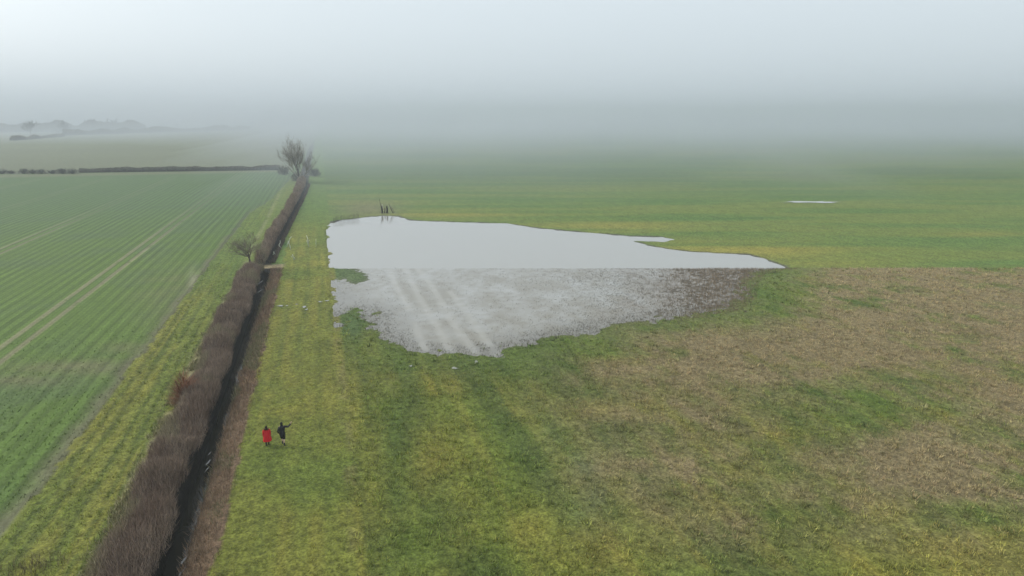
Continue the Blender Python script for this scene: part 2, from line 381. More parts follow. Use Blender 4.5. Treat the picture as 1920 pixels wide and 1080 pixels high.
gcol = gcol * (1 - .16 * thatch_shade[:, None])  # ground darkened under the grass: thatch, plus painted shade between tufts
# drill rows of the crop: strips of plants with soil between, running along +Y
cropm = (xs < xcrop(ys)) & (ys < 320)
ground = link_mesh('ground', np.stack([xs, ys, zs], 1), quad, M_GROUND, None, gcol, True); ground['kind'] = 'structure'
crop_attr = ground.data.attributes.new('crop', 'FLOAT', 'POINT'); crop_attr.data.foreach_set('value', cropm.astype(np.float32))
t = M_GROUND.node_tree; bsdf = t.nodes['Principled BSDF']; src = bsdf.inputs['Base Color'].links[0].from_socket
tc = t.nodes.new('ShaderNodeTexCoord'); sx = t.nodes.new('ShaderNodeSeparateXYZ'); t.links.new(tc.outputs['Object'], sx.inputs[0])
def math_node(op, a, b=None):
    n = t.nodes.new('ShaderNodeMath'); n.operation = op
    for k, q in enumerate((a, b)):
        if q is None: continue
        if isinstance(q, (int, float)): n.inputs[k].default_value = q
        else: t.links.new(q, n.inputs[k])
    return n.outputs[0]
nzr = t.nodes.new('ShaderNodeTexNoise'); nzr.inputs['Scale'].default_value = .35
mpr = t.nodes.new('ShaderNodeMapping'); mpr.inputs['Scale'].default_value = (1, .08, 1); t.links.new(tc.outputs['Object'], mpr.inputs[0]); t.links.new(mpr.outputs[0], nzr.inputs['Vector'])
wob = math_node('MULTIPLY', nzr.outputs[0], 1.1)
xw = math_node('ADD', sx.outputs[0], wob)
s1 = math_node('SINE', math_node('MULTIPLY', xw, 2 * math.pi / 1.45))
s2 = math_node('SINE', math_node('MULTIPLY', sx.outputs[0], 2 * math.pi / .5))
rows = math_node('ADD', math_node('MULTIPLY', s1, math_node('MULTIPLY', math_node('SUBTRACT', nzr.outputs[0], .24), .60)), math_node('MULTIPLY', s2, .09))
ca = t.nodes.new('ShaderNodeAttribute'); ca.attribute_name = 'crop'
rowf = math_node('ADD', math_node('MULTIPLY', rows, ca.outputs['Fac']), 1.0)
vm = t.nodes.new('ShaderNodeVectorMath'); vm.operation = 'SCALE'; t.links.new(src, vm.inputs[0]); t.links.new(rowf, vm.inputs['Scale']); t.links.new(vm.outputs[0], bsdf.inputs['Base Color'])

# ------------------------------------------------------------------ water
def sheet(name, poly, z, mat):
    me = bpy.data.meshes.new(name); me.from_pydata([(a, b, z) for a, b in poly], [], [list(range(len(poly)))]); me.update(); me.materials.append(mat)
    o = bpy.data.objects.new(name, me); COL.objects.link(o); o['kind'] = 'structure'; return o
def grow(poly, d):
    c = poly.mean(0); e = []
    n = len(poly)
    for i in range(n):
        a, b, q = poly[i - 1], poly[i], poly[(i + 1) % n]
        tdir = q - a; nrm = np.array([tdir[1], -tdir[0]]); nrm /= np.linalg.norm(nrm) + 1e-9
        e.append(b + nrm * d)
    return np.array(e)
area = 0.5 * np.sum(WPOLY[:, 0] * np.roll(WPOLY[:, 1], -1) - np.roll(WPOLY[:, 0], -1) * WPOLY[:, 1])
hull = [P(*q)[:2] for q in [(604, 432), (608, 402), (745, 398), (1010, 418), (1290, 440), (1480, 480), (1500, 506), (1420, 590), (1000, 690), (800, 690), (690, 660), (622, 640)]]
hx = np.array(hull); wx, wy = np.meshgrid(np.arange(-2, 72, .4), np.arange(58, 170, .4)); wi = np.arange(wx.size).reshape(wx.shape)
inh = poly_sd(wx.ravel(), wy.ravel(), hx).reshape(wx.shape) > 0
kq = inh[:-1, :-1] & inh[1:, :-1] & inh[:-1, 1:] & inh[1:, 1:]
wq = np.stack([wi[:-1, :-1], wi[:-1, 1:], wi[1:, 1:], wi[1:, :-1]], -1)[kq]
ux, vx, fwx = to_px(wx.ravel(), wy.ravel()); px_, py_ = wx.ravel(), wy.ravel()
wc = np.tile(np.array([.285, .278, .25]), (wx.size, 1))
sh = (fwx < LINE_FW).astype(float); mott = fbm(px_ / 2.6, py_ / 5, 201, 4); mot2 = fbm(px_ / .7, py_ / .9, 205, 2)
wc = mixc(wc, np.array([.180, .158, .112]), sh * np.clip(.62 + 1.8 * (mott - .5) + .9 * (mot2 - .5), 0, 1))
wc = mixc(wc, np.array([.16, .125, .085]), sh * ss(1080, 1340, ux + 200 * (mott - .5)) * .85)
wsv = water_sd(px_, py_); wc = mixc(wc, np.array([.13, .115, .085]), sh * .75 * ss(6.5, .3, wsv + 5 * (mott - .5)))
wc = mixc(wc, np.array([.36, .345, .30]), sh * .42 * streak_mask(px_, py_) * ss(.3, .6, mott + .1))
used = np.unique(wq); rm = np.zeros(wx.size, int); rm[used] = np.arange(len(used))
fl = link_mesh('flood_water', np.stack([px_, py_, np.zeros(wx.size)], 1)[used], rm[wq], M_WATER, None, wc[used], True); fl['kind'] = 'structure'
sheet('ditch_water', [(-10.0, -50), (-8.3, -50), (-8.3, 110.8), (-10.0, 110.8)], -1.15, M_DITCH)
def puddle_or_glint(u, v, rx, ry, z=.135, mat=None):
    c = P(u, v, z); r = np.random.default_rng(int(u * 7 + v))
    k = 22; a = np.linspace(0, 2 * np.pi, k, endpoint=False); q = r.uniform(.35, 1.2, k)
    pts = [(c[0] + CY * rx * q[i] * math.cos(a[i]) + SY * ry * q[i] * math.sin(a[i]), c[1] - SY * rx * q[i] * math.cos(a[i]) + CY * ry * q[i] * math.sin(a[i])) for i in range(k)]
    sheet('puddle_or_glint', pts, z, mat or M_PUDDLE)
for q in [(526, 573, .5, .35), (538, 573, .22, .2), (556, 570.5, .2, .2), (571, 575, .28, .55), (575, 580, .2, .5), (600, 565.5, .35, .3), (614, 563.5, .3, .25)]: puddle_or_glint(*q, z=.17)
M_FLASH = mat_water('distant_water', (.40, .40, .37), .1, 1.5)
puddle_or_glint(1527, 378.7, 9.0, 2.2, z=.2, mat=M_FLASH); 
M_GLINT = mat_water('ditch_glint', (.15, .148, .14), .25, 1.3, .01)  # for pale sheets added above the ditch to stand for its glints
for q in [(391, 866, .09, .5), (393, 850, .05, .35), (388, 880, .05, .4), (345, 1050, .08, .6), (341, 1072, .06, .5), (487, 530, .2, 1.5), (488, 545, .1, 1.2)]: puddle_or_glint(*q, z=-.12, mat=M_GLINT)
for q in [(770, 686, .22, .25), (852, 690, .3, .35), (893, 678, .2, .4)]: puddle_or_glint(*q, z=.17)

# ------------------------------------------------------------------ stuff: grass, crop, stubble, bank plants
def in_view(x, y, mu=260, mv=160):
    u, v, fw = to_px(x, y); return (u > -mu) & (u < 1920 + mu) & (v > 150) & (v < 1080 + mv) & (fw > 10)
def scatter(x0, x1, y0, y1, dens):
    n = int((x1 - x0) * (y1 - y0) * dens); x = rng.uniform(x0, x1, n); y = rng.uniform(y0, y1, n); m = in_view(x, y); return x[m], y[m]
def clumps(T, x, y, k, rad, ln, wd, tmax, cmul=1.0, colvar=.30, tip=1.25, jit=0.0):
    n = len(x); c = zone_color(x + rng.normal(0, jit, n), y + rng.normal(0, jit, n)) * 1.5 * cmul * rng.uniform(1 - colvar, 1 + colvar, (n, 1)) * rng.uniform(.93, 1.07, (n, 3))
    z = height(x, y); sc = rng.uniform(.6, 1.35, n)
    X = np.repeat(x, k); Y = np.repeat(y, k); Z = np.repeat(z, k); C = np.repeat(c, k, 0) * rng.uniform(.75, 1.25, (n * k, 1)); SCL = np.repeat(sc, k)
    a = rng.uniform(0, 2 * np.pi, n * k); r = rad * np.sqrt(rng.uniform(0, 1, n * k)) * SCL
    base = np.stack([X + r * np.cos(a), Y + r * np.sin(a), Z - .02], 1)
    blades(T, base, ln * SCL * rng.uniform(.6, 1.3, n * k), np.full(n * k, wd) * SCL, rng.uniform(.1, tmax, n * k), C, az=a + rng.uniform(-.6, .6, n * k), tip=tip)

T = Tri()
for (y0, y1, dn, k, rad, ln, wd) in [(22, 58, 7.0, 8, .13, .20, .035), (58, 84, 4.5, 6, .16, .21, .05), (84, 118, 2.4, 5, .20, .21, .075)]:
    x, y = scatter(-7.2, 110, y0, y1, dn); fw = x * SY + y * CY
    m = (fw < LINE_FW + .2) & (water_sd(x, y) < -.1 + 4.2 * rng.uniform(0, 1, len(x)) ** 2.4 * (fbm(x / 1.6, y / 1.6, 303, 2) > .4)) & ((x > XB + .05))
    nn = fbm(x / .9, y / .9, 77, 2); m &= nn > .33; m &= (water_sd(x, y) < -2.6) | (rng.uniform(0, 1, len(x)) < .6)
    m &= (x > XS) | (rng.uniform(0, 1, len(x)) < .7)
    x, y = x[m], y[m]
    s_ = x < XS
    clumps(T, x[~s_], y[~s_], k, rad, ln, wd, .95, jit=.9)
    clumps(T, x[s_], y[s_], k, rad * .9, ln * .62, wd * .9, 1.05)
    x, y = scatter(-19.2, XL + .1, y0, y1, dn * .9); m = (x > xcrop(y) - .2); x, y = x[m], y[m]
    clumps(T, x, y, k, rad, ln * .75, wd, 1.0)
# coarser tussocks, darker or straw-tipped, in loose drifts
for (y0, y1, dn) in [(22, 62, 2.2), (62, 118, 1.0)]:
    x, y = scatter(.4, 110, y0, y1, dn); fw = x * SY + y * CY
    m = (fw < LINE_FW) & (water_sd(x, y) < -.3) & (fbm(x / 3.4, y / 2.2, 311, 3) > .45); x, y = x[m], y[m]
    clumps(T, x, y, 11, .22, .30, .04 if y0 < 50 else .065, 1.1, cmul=rng.choice([.45, .6, .85, 1.05, 1.2], (len(x), 1)), colvar=.2, tip=1.35, jit=1.2)
tag(T.build('grass', M_BLADE), kind='stuff')

# edge of the old stubble: a slightly higher tangle along the pasture line, and dry straw in the brown parts
T = Tri()
for (y0, y1, dn, k) in [(22, 70, 2.6, 6), (70, 125, 2.2, 5)]:
    x, y = scatter(10, 115, y0, y1, dn); fw = x * SY + y * CY
    c = zone_color(x, y); b = (c[:, 0] / c[:, 1] > 1.12) & (water_sd(x, y) < -1) & (fw < LINE_FW + .3)
    x, y = x[b], y[b]; clumps(T, x, y, k, .16, .26, .03 if y0 < 50 else .05, .8, cmul=1.15, tip=1.4)
tag(T.build('dry_grass', M_BLADE), kind='stuff')

# stubble standing in the flood
T = Tri()
x, y = scatter(0, 75, 60, 115, 26.0); fw = x * SY + y * CY; u, v, _ = to_px(x, y); wsd = water_sd(x, y)
dens = .05 + .75 * ss(980, 1340, u) + 1.1 * ss(4.5, -.2, wsd) * ss(560, 600, v) + .16 * fbm(x / 4, y / 4, 33, 3) * ss(850, 1100, u)
dens *= (.25 + 1.5 * (fbm(x / 1.2, y / 1.2, 35, 3))) * (1 - .93 * streak_mask(x, y))
m = (fw < LINE_FW) & (wsd > -1.2) & (rng.uniform(0, 1, len(x)) < dens); x, y, u = x[m], y[m], u[m]
n = len(x); k = 3
cc = np.array([.125, .11, .085]) * (1 - ss(1150, 1350, u))[:, None] + np.array([.21, .155, .095]) * ss(1150, 1350, u)[:, None]
C = np.repeat(cc, k, 0) * rng.uniform(.45, 1.35, (n * k, 1))
base = np.stack([np.repeat(x, k) + rng.normal(0, .12, n * k), np.repeat(y, k) + rng.normal(0, .12, n * k), np.full(n * k, -.04)], 1)
blades(T, base, rng.uniform(.08, .20, n * k) * (1 + np.repeat(ss(1200, 1350, u), k)), np.full(n * k, .042), rng.uniform(.05, .9, n * k), C)
tag(T.build('stubble', M_BLADE), kind='stuff')

# brown dead growth on the right bank of the ditch
T = Tri()
x, y = scatter(-9.1, -6.7, 20, 111.5, 36); z = height(x, y); n = len(x)
k = 3; e = (rng.uniform(0, 1, n) < (1 - ss(-7.3, -6.7, x) * .85)) & ((x > -8.72) | ((fbm(x * .3, y / 3.5, 47, 2) < .56) & (y < 100))); x, y, z = x[e], y[e], z[e]; n = len(x)
nn = fbm(x / .9, y / 2.0, 19, 3)[:, None]
cc = np.array([.14, .088, .058]) * (1 - nn) + np.array([.30, .205, .125]) * nn
gm = (fbm(x / 1.5, y / 4.0, 23, 2) > .57)[:, None]; cc = np.where(gm, np.array([.17, .155, .075]), cc); pale = rng.uniform(0, 1, (n, 1)) < .12; cc = np.where(pale, np.array([.27, .215, .13]), cc)
C = np.repeat(cc, k, 0) * rng.uniform(.5, 1.4, (n * k, 1))
base = np.stack([np.repeat(x, k) + rng.normal(0, .1, n * k), np.repeat(y, k) + rng.normal(0, .1, n * k), np.repeat(z, k) - .03], 1)
hh = np.repeat(np.interp(x, [-8.9, -8.4, -7.4, -6.8], [.35, .5, .5, .3]), k)
wdt = np.where(np.repeat(y, k) < 60, .028, .05)
blades(T, base, hh * rng.uniform(.6, 1.3, n * k), wdt, rng.uniform(.05, .85, n * k), C, tip=1.3)
# and along the far ditch
y = rng.uniform(116, 250, 4200); x = xh2r(y) + rng.uniform(-.2, .7, len(y)); z = height(x, y); n = len(x)
C = np.array([.10, .075, .055]) * rng.uniform(.5, 1.4, (n, 1)); blades(T, np.stack([x, y, z], 1), rng.uniform(.4, .9, n), np.full(n, .12), rng.uniform(.1, .8, n), C)
tag(T.build('bank_weeds', M_BLADE), kind='stuff')

# pale tussocks at the foot of the hedge
T = Tri()
y = rng.uniform(22, 111, 2600); x = XL - .15 - np.abs(rng.normal(0, .38, len(y))); m = fbm(x * .5, y / 3.0, 15, 2) > .42; x, y = x[m], y[m]; n = len(x); k = 7
C = np.repeat(np.where(rng.uniform(0, 1, (n, 1)) < .65, PALE * .95, np.array([.17, .17, .06])), k, 0) * rng.uniform(.6, 1.25, (n * k, 1))
base = np.stack([np.repeat(x, k) + rng.normal(0, .12, n * k), np.repeat(y, k) + rng.normal(0, .12, n * k), np.full(n * k, .08)], 1)
blades(T, base, rng.uniform(.25, .6, n * k), np.full(n * k, .05), rng.uniform(.2, 1.1, n * k), C)
q = P(60, 1068); n = 260
base = np.stack([q[0] + rng.normal(0, .9, n), q[1] + rng.normal(0, .5, n), np.full(n, .08)], 1)
blades(T, base, rng.uniform(.3, .7, n), np.full(n, .035), rng.uniform(.1, .8, n), np.array([.16, .135, .06]) * rng.uniform(.5, 1.4, (n, 1)))
tag(T.build('tussock_grass', M_BLADE), kind='stuff')

# young crop in drill rows
T = Tri()
x, y = scatter(-60, -18.3, 28, 90, 9); x = np.round(x / .5) * .5 + .12 + rng.normal(0, .05, len(x)); m = (rng.uniform(0, 1, len(x)) < .25 + .75 * ss(80, 42, y)) & (y < 90 - 12 * rng.uniform(0, 1, len(x))) & (x < xcrop(y) - .2) & (fbm(x / 1.2, y / 1.2, 5, 2) > .3)
for tx in TRAMS: m &= np.abs(x - tx) > .3
x, y = x[m], y[m]; n = len(x); k = 3
C = np.repeat(zone_color(x, y) * rng.uniform(.95, 1.3, (n, 1)), k, 0) * rng.uniform(.75, 1.25, (n * k, 1))
base = np.stack([np.repeat(x, k) + rng.normal(0, .04, n * k), np.repeat(y, k) + rng.normal(0, .12, n * k), np.repeat(height(x, y), k)], 1)
blades(T, base, rng.uniform(.08, .16, n * k), np.full(n * k, .05), rng.uniform(.1, .9, n * k), C)
tag(T.build('crop', M_BLADE), kind='stuff')

# ------------------------------------------------------------------ hedges
JAG = .75; JF = .5
def hedge(name, ys_, xl, xr, hgt, n, cols, tw, ln, seed, core_h=.62, zb=0.0):
    r = np.random.default_rng(seed); T = Tri()
    ys_ = np.asarray(ys_, float); xl = np.asarray(xl, float); xr = np.asarray(xr, float)
    prof = [(0.02, 0.0), (0.0, .35), (.06, .75), (.25, .97), (.5, 1.0), (.75, .95), (.93, .75), (1.0, .4), (.97, 0.0)]
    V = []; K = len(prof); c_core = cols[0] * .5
    jag = 1 + JAG * (vnoise(ys_ * JF, ys_ * 0, seed) - .5) + .10 * (vnoise(ys_ * JF * 2.6, ys_ * 0, seed + 3) - .5)
    for i in range(len(ys_)):
        for a, b in prof:
            V.append((xl[i] + (xr[i] - xl[i]) * (.12 + .76 * a), ys_[i], zb + b * hgt * core_h * jag[i]))
    Fc = [[i * K + j, i * K + j + 1, (i + 1) * K + j + 1, (i + 1) * K + j] for i in range(len(ys_) - 1) for j in range(K - 1)]
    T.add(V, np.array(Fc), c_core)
    # twigs rooted all over the inside, dense at the skin
    y = r.uniform(ys_[0], ys_[-1], n); a = r.uniform(0, 1, n)
    L = np.interp(y, ys_, xl); R = np.interp(y, ys_, xr); J = np.interp(y, ys_, jag)
    env = np.interp(a, [0, .06, .25, .5, .75, .95, 1], [.45, .8, .97, 1, .97, .8, .4])
    top = hgt * env * J * (.9 + .2 * vnoise(y * 1.3, a * 4, seed + 5))
    zl = top * (1 - r.power(2.2, n) * .0) - r.uniform(.15, 1.0, n) ** 1.6 * top * .75
    side = r.uniform(-1, 1, n)
    base = np.stack([L + (R - L) * a, y, zb + np.maximum(zl - .15, .02)], 1)
    lng = r.uniform(.5, 1.2, n) * ln
    lng = np.minimum(lng, np.maximum(zb + top + .12 * r.uniform(0, 1, n) - base[:, 2], .12) * 1.15)
    nn = fbm(base[:, 0] / 1.2, y / 2.6, seed + 9, 3)
    C = cols[0][None] * (1 - nn[:, None]) + cols[1][None] * nn[:, None]
    g = ss(.56, .72, fbm(base[:, 0] / 2.0, y / 5.0, seed + 12, 2))[:, None]; C = C * (1 - .6 * g) + cols[2][None] * .6 * g
    C = C * r.uniform(.55, 1.45, (n, 1))
    out = (a - .5) * 2
    az = np.where(r.uniform(0, 1, n) < .35, np.where(out > 0, 0.0, np.pi) + r.normal(0, .7, n), r.uniform(0, 2 * np.pi, n))
    blades(T, base, lng, np.full(n, tw) * r.uniform(.6, 1.4, n), r.uniform(.02, .55, n) + .25 * np.abs(out) ** 3, C, az=az, tip=1.2)
    return T.build(name, M_TWIG)
HC = [np.array([.172, .118, .086]), np.array([.275, .215, .165]), np.array([.26, .235, .14])]
yy = np.arange(18, 111.2, .6)
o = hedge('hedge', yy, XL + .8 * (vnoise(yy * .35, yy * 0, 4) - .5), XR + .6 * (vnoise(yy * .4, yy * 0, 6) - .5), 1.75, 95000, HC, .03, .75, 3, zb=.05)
tag(o, 'long purple-brown leafless hedge beside the dark ditch in the foreground', 'hedge')
yy = np.arange(114.5, 262, 1.2)
o = hedge('hedge', yy, xh2l(yy), xh2r(yy) - .75, 2.0, 30000, [q * 1.05 for q in HC], .07, .9, 8, zb=.05)
tag(o, 'brown leafless hedge running from the crossing up to the big tree', 'hedge')
def cross_hedge(p0, p1, h, wdt, n, seed, tw, name='hedge', cols=None):
    """a hedge seen broadside, built along local Y and laid from p0 to p1"""
    d = Vector((p1[0] - p0[0], p1[1] - p0[1], 0)); L = d.length; yy = np.arange(0, L + .1, 2.0)
    hw = wdt / 2
    o = hedge(name, yy, np.full(len(yy), -hw), np.full(len(yy), hw), h, n, cols or [q * .95 for q in HC], tw, h * .55, seed)
    o.location = (p0[0], p0[1], .05); o.rotation_euler = (0, 0, math.atan2(d.y, d.x) - math.pi / 2); return o
JAG = .4; JF = .22
FAR = [np.array([.09, .085, .07]), np.array([.14, .125, .10]), np.array([.11, .115, .075])]
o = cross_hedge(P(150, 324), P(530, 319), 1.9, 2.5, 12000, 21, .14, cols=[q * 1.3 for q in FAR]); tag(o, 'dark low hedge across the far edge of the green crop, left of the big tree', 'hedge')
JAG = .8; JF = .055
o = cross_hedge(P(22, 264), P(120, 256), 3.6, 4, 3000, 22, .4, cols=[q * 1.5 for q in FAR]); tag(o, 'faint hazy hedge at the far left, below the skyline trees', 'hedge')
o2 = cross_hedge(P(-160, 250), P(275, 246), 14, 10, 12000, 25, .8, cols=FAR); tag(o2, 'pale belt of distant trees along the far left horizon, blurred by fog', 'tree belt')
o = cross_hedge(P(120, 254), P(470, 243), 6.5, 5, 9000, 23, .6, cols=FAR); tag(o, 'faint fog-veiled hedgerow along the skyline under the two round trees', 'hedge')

# ------------------------------------------------------------------ trees
def tree(name, loc, h, trunk_h, spread, r0, seed, levels=4, kids=(5, 5, 5, 4), twig=.03, twigs=9, lean=(0, 0), bark=(.06, .05, .042), tcol=(.085, .07, .06), twl=.9, upw=.25, flat=1.0, low=False, env=None):
    r = random.Random(seed); root = empty(name, loc, 0)
    A = Tri(); B = Tri(); tips = []
    def path(p, d, L, n, jit, up):
        pts = [p.copy()]; d = d.normalized()
        for i in range(n):
            d = (d + Vector((r.gauss(0, jit), r.gauss(0, jit), r.gauss(0, jit) + up))).normalized(); p = p + d * (L / n); pts.append(p.copy())
        return pts, d
    def branch(p, d, L, rad, lv):
        n = 4 if lv < 2 else 3
        pts, e = path(p, d, L, n, .16, upw * .25)
        rr = [rad * (1 - .62 * i / n) for i in range(n + 1)]
        tube(B, [tuple(q) for q in pts], rr, np.array(tcol) * r.uniform(.8, 1.15), 5 if lv < 2 else 3, cap=False)
        if env and lv >= 2 and ((e_ := pts[-1]).x ** 2 + e_.y ** 2) / env[1] ** 2 + (e_.z - env[0]) ** 2 / env[2] ** 2 > 1: return
        if lv >= levels - 1:
            tips.append((pts, e)); return
        for k in range(kids[lv]):
            f = .35 + .65 * (k + r.random() * .6) / kids[lv]; f = min(f, 1.0); i = min(int(f * n), n - 1); q = pts[i].lerp(pts[i + 1], f * n - i)
            a = r.uniform(0, 2 * math.pi); s = Vector((math.cos(a), math.sin(a), r.uniform(-.25, .5))).normalized()
            nd = (e * r.uniform(.55, 1.0) + s * r.uniform(.5, .95)); nd.z *= flat; nd.z += upw * .4
            branch(q, nd, L * r.uniform(.52, .78), rad * (1 - .62 * f) * r.uniform(.5, .72), lv + 1)
        tips.append((pts[-2:], e))
    tp, te = path(Vector((0, 0, -.1)), Vector((lean[0], lean[1], 1)), trunk_h, 5, .06, .1)
    tube(A, [tuple(q) for q in tp], [r0 * (1.35 if i == 0 else 1 - .35 * i / 5) for i in range(6)], np.array(bark), 8)
    nl = kids[0]
    for k in range(nl):
        a = 2 * math.pi * (k + r.random() * .5) / nl; ti = min(5, 3 + int(3 * k / nl)) if trunk_h > 2.5 else 5
        if low: ti = 1 + k % 5
        el = r.uniform(.25, 1.2) if k else 1.35
        d = Vector((math.cos(a) * math.cos(el) * spread + lean[0] * 1.5, math.sin(a) * math.cos(el) * spread + lean[1] * 1.5, math.sin(el)))
        branch(tp[ti], d, (h - trunk_h) * r.uniform(.42, .55), r0 * r.uniform(.42, .6), 1)
    tb = []; td = []
    for pts, e in tips:
        for j in range(twigs):
            f = r.random(); i = min(int(f * (len(pts) - 1)), len(pts) - 2); q = pts[i].lerp(pts[i + 1], f * (len(pts) - 1) - i)
            tb.append(tuple(q)); td.append(tuple((e + Vector((r.gauss(0, .7), r.gauss(0, .7), r.gauss(0, .5) + upw * .5))).normalized()))
    tb = np.array(tb); td = np.array(td); n = len(tb)
    az = np.arctan2(td[:, 1], td[:, 0]); ti = np.arccos(np.clip(td[:, 2], -1, 1))
    g = np.random.default_rng(seed)
    blades(B, tb, g.uniform(.5, 1.3, n) * twl, np.full(n, twig), ti, np.array(tcol) * g.uniform(.7, 1.3, (n, 1)), az=az)
    A.build('trunk', M_BARK, root, True); B.build('crown', M_TWIG, root)
    return root
q = P(563, 342)
o = tree('bare_tree', (q[0], q[1], 0.1), 19.5, 6.0, 1.1, .38, 5, levels=4, kids=(12, 7, 6, 4), twig=.055, twigs=11, twl=1.5, upw=.24, tcol=(.27, .25, .22), low=True, env=(9.8, 7.8, 9.0))  # pale twigs: the fading by fog is painted into their colour
tag(o, 'big leafless tree with a wide crown at the far end of the hedge', 'tree')
q = P(473, 505)
o = tree('bare_tree', (q[0], q[1], 0.1), 6.8, 2.6, 1.6, .15, 7, levels=5, kids=(8, 5, 4, 3, 3), twig=.022, twigs=4, twl=.75, upw=.16, lean=(-.2, -.02), tcol=(.15, .125, .09), flat=.8)
tag(o, 'small leaning bare tree with a spreading crown beside the ditch crossing', 'tree')
SKY = [(58, 252, 24, 'leftmost faint tree on the foggy skyline'), (120, 250, 20, 'second faint tree from the left end of the foggy skyline'), (172, 247, 24, 'tall hazy tree on the skyline, left of the tallest pair'),
       (212, 246, 25, 'tall hazy tree on the skyline with open fog to its right'), (252, 244, 13, 'low hazy tree on the skyline between the tall pair and the round pair'), (303, 241, 11.0, 'left one of two rounded hazy trees on the skyline'),
       (332, 241, 11.5, 'right one of two rounded hazy trees on the skyline'), (428, 241, 7.5, 'low faint tree on the skyline left of the big tree')]
for i, (u, v, hh, lab) in enumerate(SKY):
    q = P(u, v)
    k = 1.0
    o = tree('skyline_tree', (q[0], q[1], 0), hh * k, hh * k * .16, 1.25, hh * .022, 40 + i, levels=3, kids=(9, 6, 5), twig=.5, twigs=16, twl=hh * .16, upw=.3, tcol=(.06, .06, .05))
    tag(o, lab, 'tree', 'hazy trees on the far left skyline')

def bush(name, loc, rx, rz, n, cols, tw, seed, label, cat='bush', group=None):
    r = np.random.default_rng(seed); T = Tri()
    # a few stems, then a cloud of twigs with an uneven outline
    for k in range(6):
        a = r.uniform(0, 6.28); tube(T, [(0, 0, -.05), (math.cos(a) * rx * .3, math.sin(a) * rx * .3, rz * .4), (math.cos(a) * rx * .6, math.sin(a) * rx * .6, rz * .8)], [tw * 2, tw * 1.4, tw * .7], cols[0] * .8, 4)
    d = r.normal(0, 1, (n, 3)); d[:, 2] = np.abs(d[:, 2]); d /= np.linalg.norm(d, axis=1)[:, None]
    rad = r.uniform(.2, 1, n) ** .6 * (.75 + .5 * vnoise(d[:, 0] * 3 + 5, d[:, 1] * 3 + d[:, 2] * 2 + 9, seed))
    base = d * rad[:, None] * np.array([rx, rx, rz]) * .85
    C = (cols[0] + (cols[1] - cols[0]) * r.uniform(0, 1, (n, 1))) * r.uniform(.6, 1.35, (n, 1))
    ti = np.arccos(np.clip(d[:, 2] * .6 + .4 * r.uniform(0, 1, n), -1, 1)); az = np.arctan2(d[:, 1], d[:, 0]) + r.normal(0, .5, n)
    blades(T, base, r.uniform(.2, .5, n) * rz, np.full(n, tw), ti, C, az=az)
    o = T.build(name, M_TWIG, loc=loc); tag(o, label, cat, group); return o
B2 = [np.array([.085, .085, .065]), np.array([.14, .13, .10])]
for i, (u, v, rx, rz, lab) in enumerate([(532, 328, 2.6, 3.6, 'dark bush at the left foot of the big tree'), (590, 330, 2.8, 3.2, 'dark bush at the right foot of the big tree'), (560, 340, 3.0, 3.4, 'dark bush directly in front of the big tree trunk')]):
    q = P(u, v); bush('bush', (q[0], q[1], .05), rx, rz, 900, B2, .14, 60 + i, lab, group='bushes round the big tree')
for i, (u, rx, rz, lab) in enumerate([(4, 2.6, 2.7, 'leftmost of the gappy bushes at the far crop edge'), (22, 1.6, 2.0, 'low bush second from the left at the far crop edge'), (44, 2.1, 3.1, 'taller bush third from the left at the far crop edge'), (62, 2.0, 2.6, 'bush at the far crop edge beside the middle gap'),
                                      (78, 1.7, 2.7, 'bush at the far crop edge just left of the wide gap'), (98, 2.3, 2.6, 'bush at the far crop edge between two gaps'), (118, 2.4, 3.6, 'tallest bush at the far crop edge near the hedge end'), (137, 2.2, 2.9, 'bush touching the left end of the far crop hedge')]):
    q = P(u, 326); bush('bush', (q[0], q[1], .05), rx * 1.25, rz * .72, 420, B2, .2, 80 + i, lab, group='gappy bushes along the far crop edge')
q = P(337, 757, 0.1)
bush('bush', (q[0] + .45, q[1], .1), 1.0, 2.7, 1100, [np.array([.16, .07, .04]), np.array([.27, .12, .06])], .03, 99, 'small orange-brown bush at the left edge of the near hedge')

# ------------------------------------------------------------------ pale weeds on the mown strip
def weed(u, v, h, pts, label, side=None, wd=.07):
    q = P(u, v, .1); T = Tri(); c = np.array([.58, .60, .48])
    def cv(L): return [(CY * a * h, -SY * a * h, b * h) for a, b in L]
    tube(T, cv(pts), [wd * (1.1 - .5 * i / len(pts)) for i in range(len(pts))], c, 5)
    for s in side or []: tube(T, cv(s), [wd * .8, wd * .65, wd * .4][:len(s)], c * .95, 4)
    # drooping dead leaves
    n = 12; r = np.random.default_rng(int(u)); b = np.array(cv([pts[min(int(k), len(pts) - 1)] for k in r.integers(1, len(pts), n)]))
    blades(T, b, r.uniform(.1, .22, n), np.full(n, .05), r.uniform(.9, 2.2, n), np.tile(c * .85, (n, 1)))
    o = T.build('dead_weed', M_TWIG, loc=q); tag(o, label, 'weed', 'pale dead weeds on the grass strip'); return o
weed(525, 466, 1.45, [(0.15, 0), (.0, .25), (-.1, .45), (.08, .7), (.1, 1)], 'crooked pale weed stalk nearest the ditch on the grass strip')
weed(541, 463, 1.1, [(-.25, 0), (-.05, .6), (.05, 1)], 'short pale forked weed leaning like a tent, beside a taller curved one', side=[[(.35, 0), (.15, .5), (.02, .9)]])
weed(545, 469, 2.4, [(0, 0), (-.04, .3), (-.08, .6), (0, .85), (.14, 1)], 'tallest pale weed stalk, curving over at its tip')
weed(578, 463, 2.1, [(.05, 0), (0, .35), (0, .7), (-.08, 1)], 'pale weed with a broad ragged head in the middle of the strip', side=[[(0, .35), (.1, .55), (.16, .6)], [(0, .3), (-.08, .45), (-.1, .6)]])
weed(593, 464, 1.5, [(0, 0), (.0, .5), (.02, 1)], 'single straight thin weed close to the flooded edge', wd=.035)
